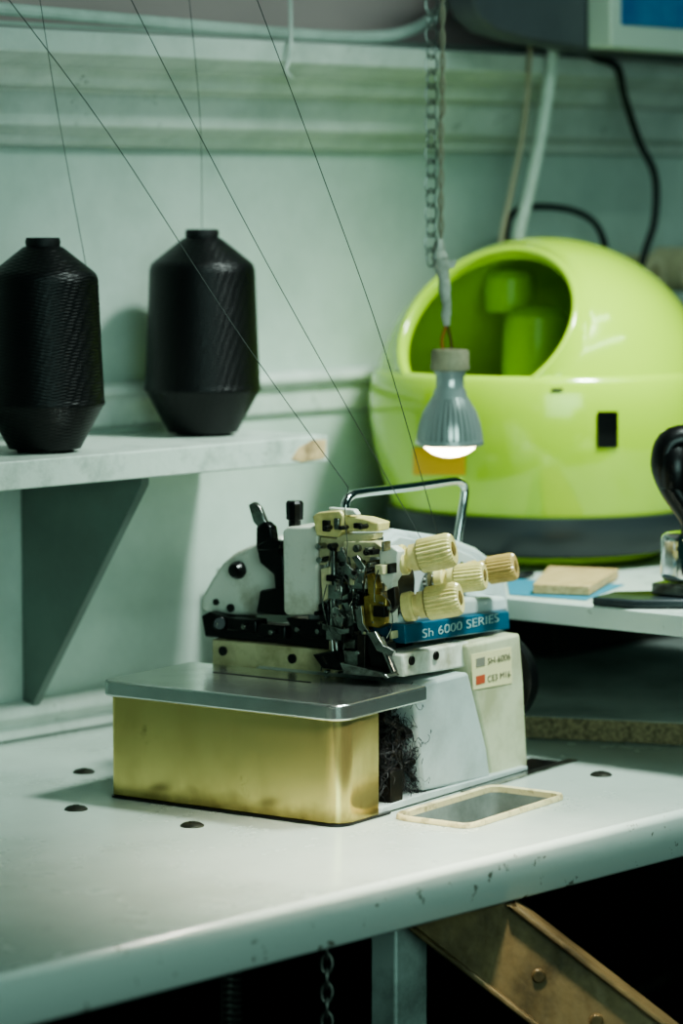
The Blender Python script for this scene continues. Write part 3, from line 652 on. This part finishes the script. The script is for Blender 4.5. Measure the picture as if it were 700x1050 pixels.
FP('hook_lever',((338,626),(344,622),(352,634),(350,646),(344,644)),.120,.004,m_steel,.0005)
FP('hook_lever',((364,626),(370,622),(372,640),(380,652),(374,656),(366,644)),.116,.004,m_steel,.0005)
FP('hook_lever',((360,572),(366,570),(374,582),(372,600),(366,598),(368,584)),.116,.004,m_steel,.0005)
FP('hook_lever',((330,640),(350,646),(362,644),(362,649),(350,652),(330,646)),.116,.004,m_steel,.0005)
for u,v,m in ((347,575,m_steel),(366,606,m_steel),(390,650,m_steel)):
    bm=nb(); P=[my(u,v,.120)+V((.0022*math.cos(i*1.0),.0022*math.sin(i*1.0),-i*.0006)) for i in range(50)]; tube(bm,P,.0004,5,1); A_('coil_spring',bm,m)
pins=[m_steel,m_black,m_dark,m_steel,m_black,m_steel,m_cream]
for i in range(96):
    u=random.uniform(328,400); v=random.uniform(562,692); y=random.uniform(.112,.146); p=my(u,v,y)
    r=random.uniform(.0009,.0024); bm=nb()
    if i%3==0: cyl(bm,p,p+V((0,-random.uniform(.003,.008),0)),r,seg=14); 
    elif i%3==1: cyl(bm,p,p+V((random.uniform(-.006,.006),0,random.uniform(-.018,.018))),r*.55,seg=10)
    else: box(bm,tuple(p),tuple(p+V((random.uniform(.002,.005),.012,random.uniform(.003,.010)))))
    A_('linkage_piece',bm,pins[random.randrange(7)],.0003)
for j,P in enumerate((((352,592),(358,600),(362,612),(358,622)),((388,585),(384,600),(384,618)),((335,600),(331,620),(337,645),(346,660)),((392,610),(400,620),(402,640),(396,655)))):
    bm=nb(); tube(bm,[my(u,v,.116-.002*i) for i,(u,v) in enumerate(P)],.0005,6,6); A_('guide_wire',bm,m_steel)
bm=nb(); tube(bm,[my(u,v,.11) for u,v in ((357,500),(353,530),(356,560),(350,600))],.0004,5,6); A_('machine_thread',bm,m_thr)
# tension knobs: smooth collar, ribbed grip, flat end
kd=V((.90,.30,.15)).normalized()
def knob(u,v,x,sc,m=None,tilt=0,ln=1):
    p=mx(u,v,x); k_=(kd+V((0,0,tilt))).normalized()
    bm=nb(); L_=.056*sc*ln; r=.0136*sc
    lathe(bm,[(r*.5,L_*.10),(r*.90,L_*.13),(r*.94,L_*.26),(r*.84,L_*.29)],p,k_,44)
    lathe(bm,[(r*.66,L_*.28),(r*.66,L_*.35),(r*.82,L_*.36),(r*.84,L_*.46),(r*.98,L_*.49)],p,k_,44,cap0=False,cap1=False)
    lathe(bm,[(r*.80,L_*.48),(r*1.04,L_*.50),(r*1.06,L_*.92),(r*1.0,L_*.97),(r*.9,L_),(r*.5,L_*1.0),(r*.46,L_*.93)],p,k_,52,star=.085,cap1=True)
    kb=A_('tension_knob',bm,m or m_knob,ang=18,label='ribbed cream thread tension knob' if m is None else 'ribbed yellowed thread tension knob')
    bm=nb(); lathe(bm,[(r*.36,L_*.9),(r*.36,L_*1.01),(r*.2,L_*1.02)],p,k_,20); A_('knob_shaft',bm,m_knobend,parent=kb)
    bm=nb(); lathe(bm,[(r*.35,-.03),(r*.35,0),(r*.95,.0),(r*1.0,.0015),(r*.8,.003),(r*.5,.004),(r*.5,.006),(r*.45,L_*.14)],p,k_,32); A_('tension_disc',bm,m_steel,parent=kb)
knob(398,578,-.044,1.12,None,.08); knob(406,625,-.040,1.10,None,.04); knob(440,597,-.050,.96,None,-.02,1.0); knob(474,590,-.050,.94,m_knob2,.03,1.0)
bm=nb(); tube(bm,[mx(u,v,-.10) for u,v in ((352,545),(353,527),(355,515),(360,509),(370,506),(420,500),(462,494),(472,495),(476,500),(476,510),(472,535),(468,562))],.0042,14,5)
A_('carrying_handle',bm,m_handle,label='bent chrome carrying handle')
a=mx(544,700,-.012); p=V((-.055,a.y-.006,a.z)); bm=nb(); lathe(bm,[(.012,-.03),(.012,0),(.036,0),(.045,.004),(.047,.012),(.044,.02),(.02,.022)],p,(0,1,0),48); A_('hand_wheel',bm,m_blk)

# ------------------------------------------------------------ lights
def area(name,loc,target,size,power,col,sy=None,spread=None):
    l=bpy.data.lights.new(name,'AREA'); l.energy=power; l.color=col; l.size=size
    if sy: l.shape='RECTANGLE'; l.size_y=sy
    if spread: l.spread=math.radians(spread)
    o=bpy.data.objects.new(name,l); COL.objects.link(o); o.location=loc
    d=(V(target)-V(loc)); o.rotation_euler=d.to_track_quat('-Z','Y').to_euler(); return o
mc=MM@V((-.08,.15,.1))
def spot(name,loc,target,power,col,size,blend,soft):
    s=bpy.data.lights.new(name,'SPOT'); s.energy=power; s.color=col; s.spot_size=math.radians(size); s.spot_blend=blend; s.shadow_soft_size=soft
    o=bpy.data.objects.new(name,s); COL.objects.link(o); o.location=loc; o.rotation_euler=(V(target)-V(loc)).to_track_quat('-Z','Y').to_euler(); return o
spot('ceiling_light',mc+V((.35,-.50,1.30)),mc+V((.24,.08,0)),165,(.86,1.0,.93),56,1.0,.12)
area('tube_light',mc+V((.2,-.6,1.45)),mc+V((.2,.2,0)),1.3,3.6,(.66,1,.88),.04)
area('tube_light',mc+V((.3,-1.1,1.4)),mc+V((.2,.2,0)),1.3,3.6,(.66,1,.88),.04)
area('fill_light',C+Rv*.7+Z*.1,mc+V((.1,0,.1)),1.4,4.8,(.60,.98,.88),None,70)
so=spot('bulb_light',lb+V((0,0,-.016)),lb+V((0,0,-1)),15,(1,.95,.80),115,.8,.02)
wd=bpy.data.worlds.new('w'); bpy.context.scene.world=wd; wd.use_nodes=True
wd.node_tree.nodes['Background'].inputs[0].default_value=(.16,.60,.52,1); wd.node_tree.nodes['Background'].inputs[1].default_value=.05
try: bpy.context.scene.view_settings.look='AgX - Medium High Contrast'
except Exception as e: print(e)

# ------------------------------------------------------------ camera
cam=bpy.data.cameras.new('camera'); co=bpy.data.objects.new('camera',cam); COL.objects.link(co)
cam.sensor_fit='VERTICAL'; cam.sensor_height=36; cam.sensor_width=24; cam.lens=F/1050*36
co.matrix_world=Matrix(((Rv.x,UP.x,-FW.x,C.x),(Rv.y,UP.y,-FW.y,C.y),(Rv.z,UP.z,-FW.z,C.z),(0,0,0,1)))
cam.clip_start=.05; cam.dof.use_dof=True; cam.dof.focus_distance=2.78; cam.dof.aperture_fstop=3.6
bpy.context.scene.camera=co
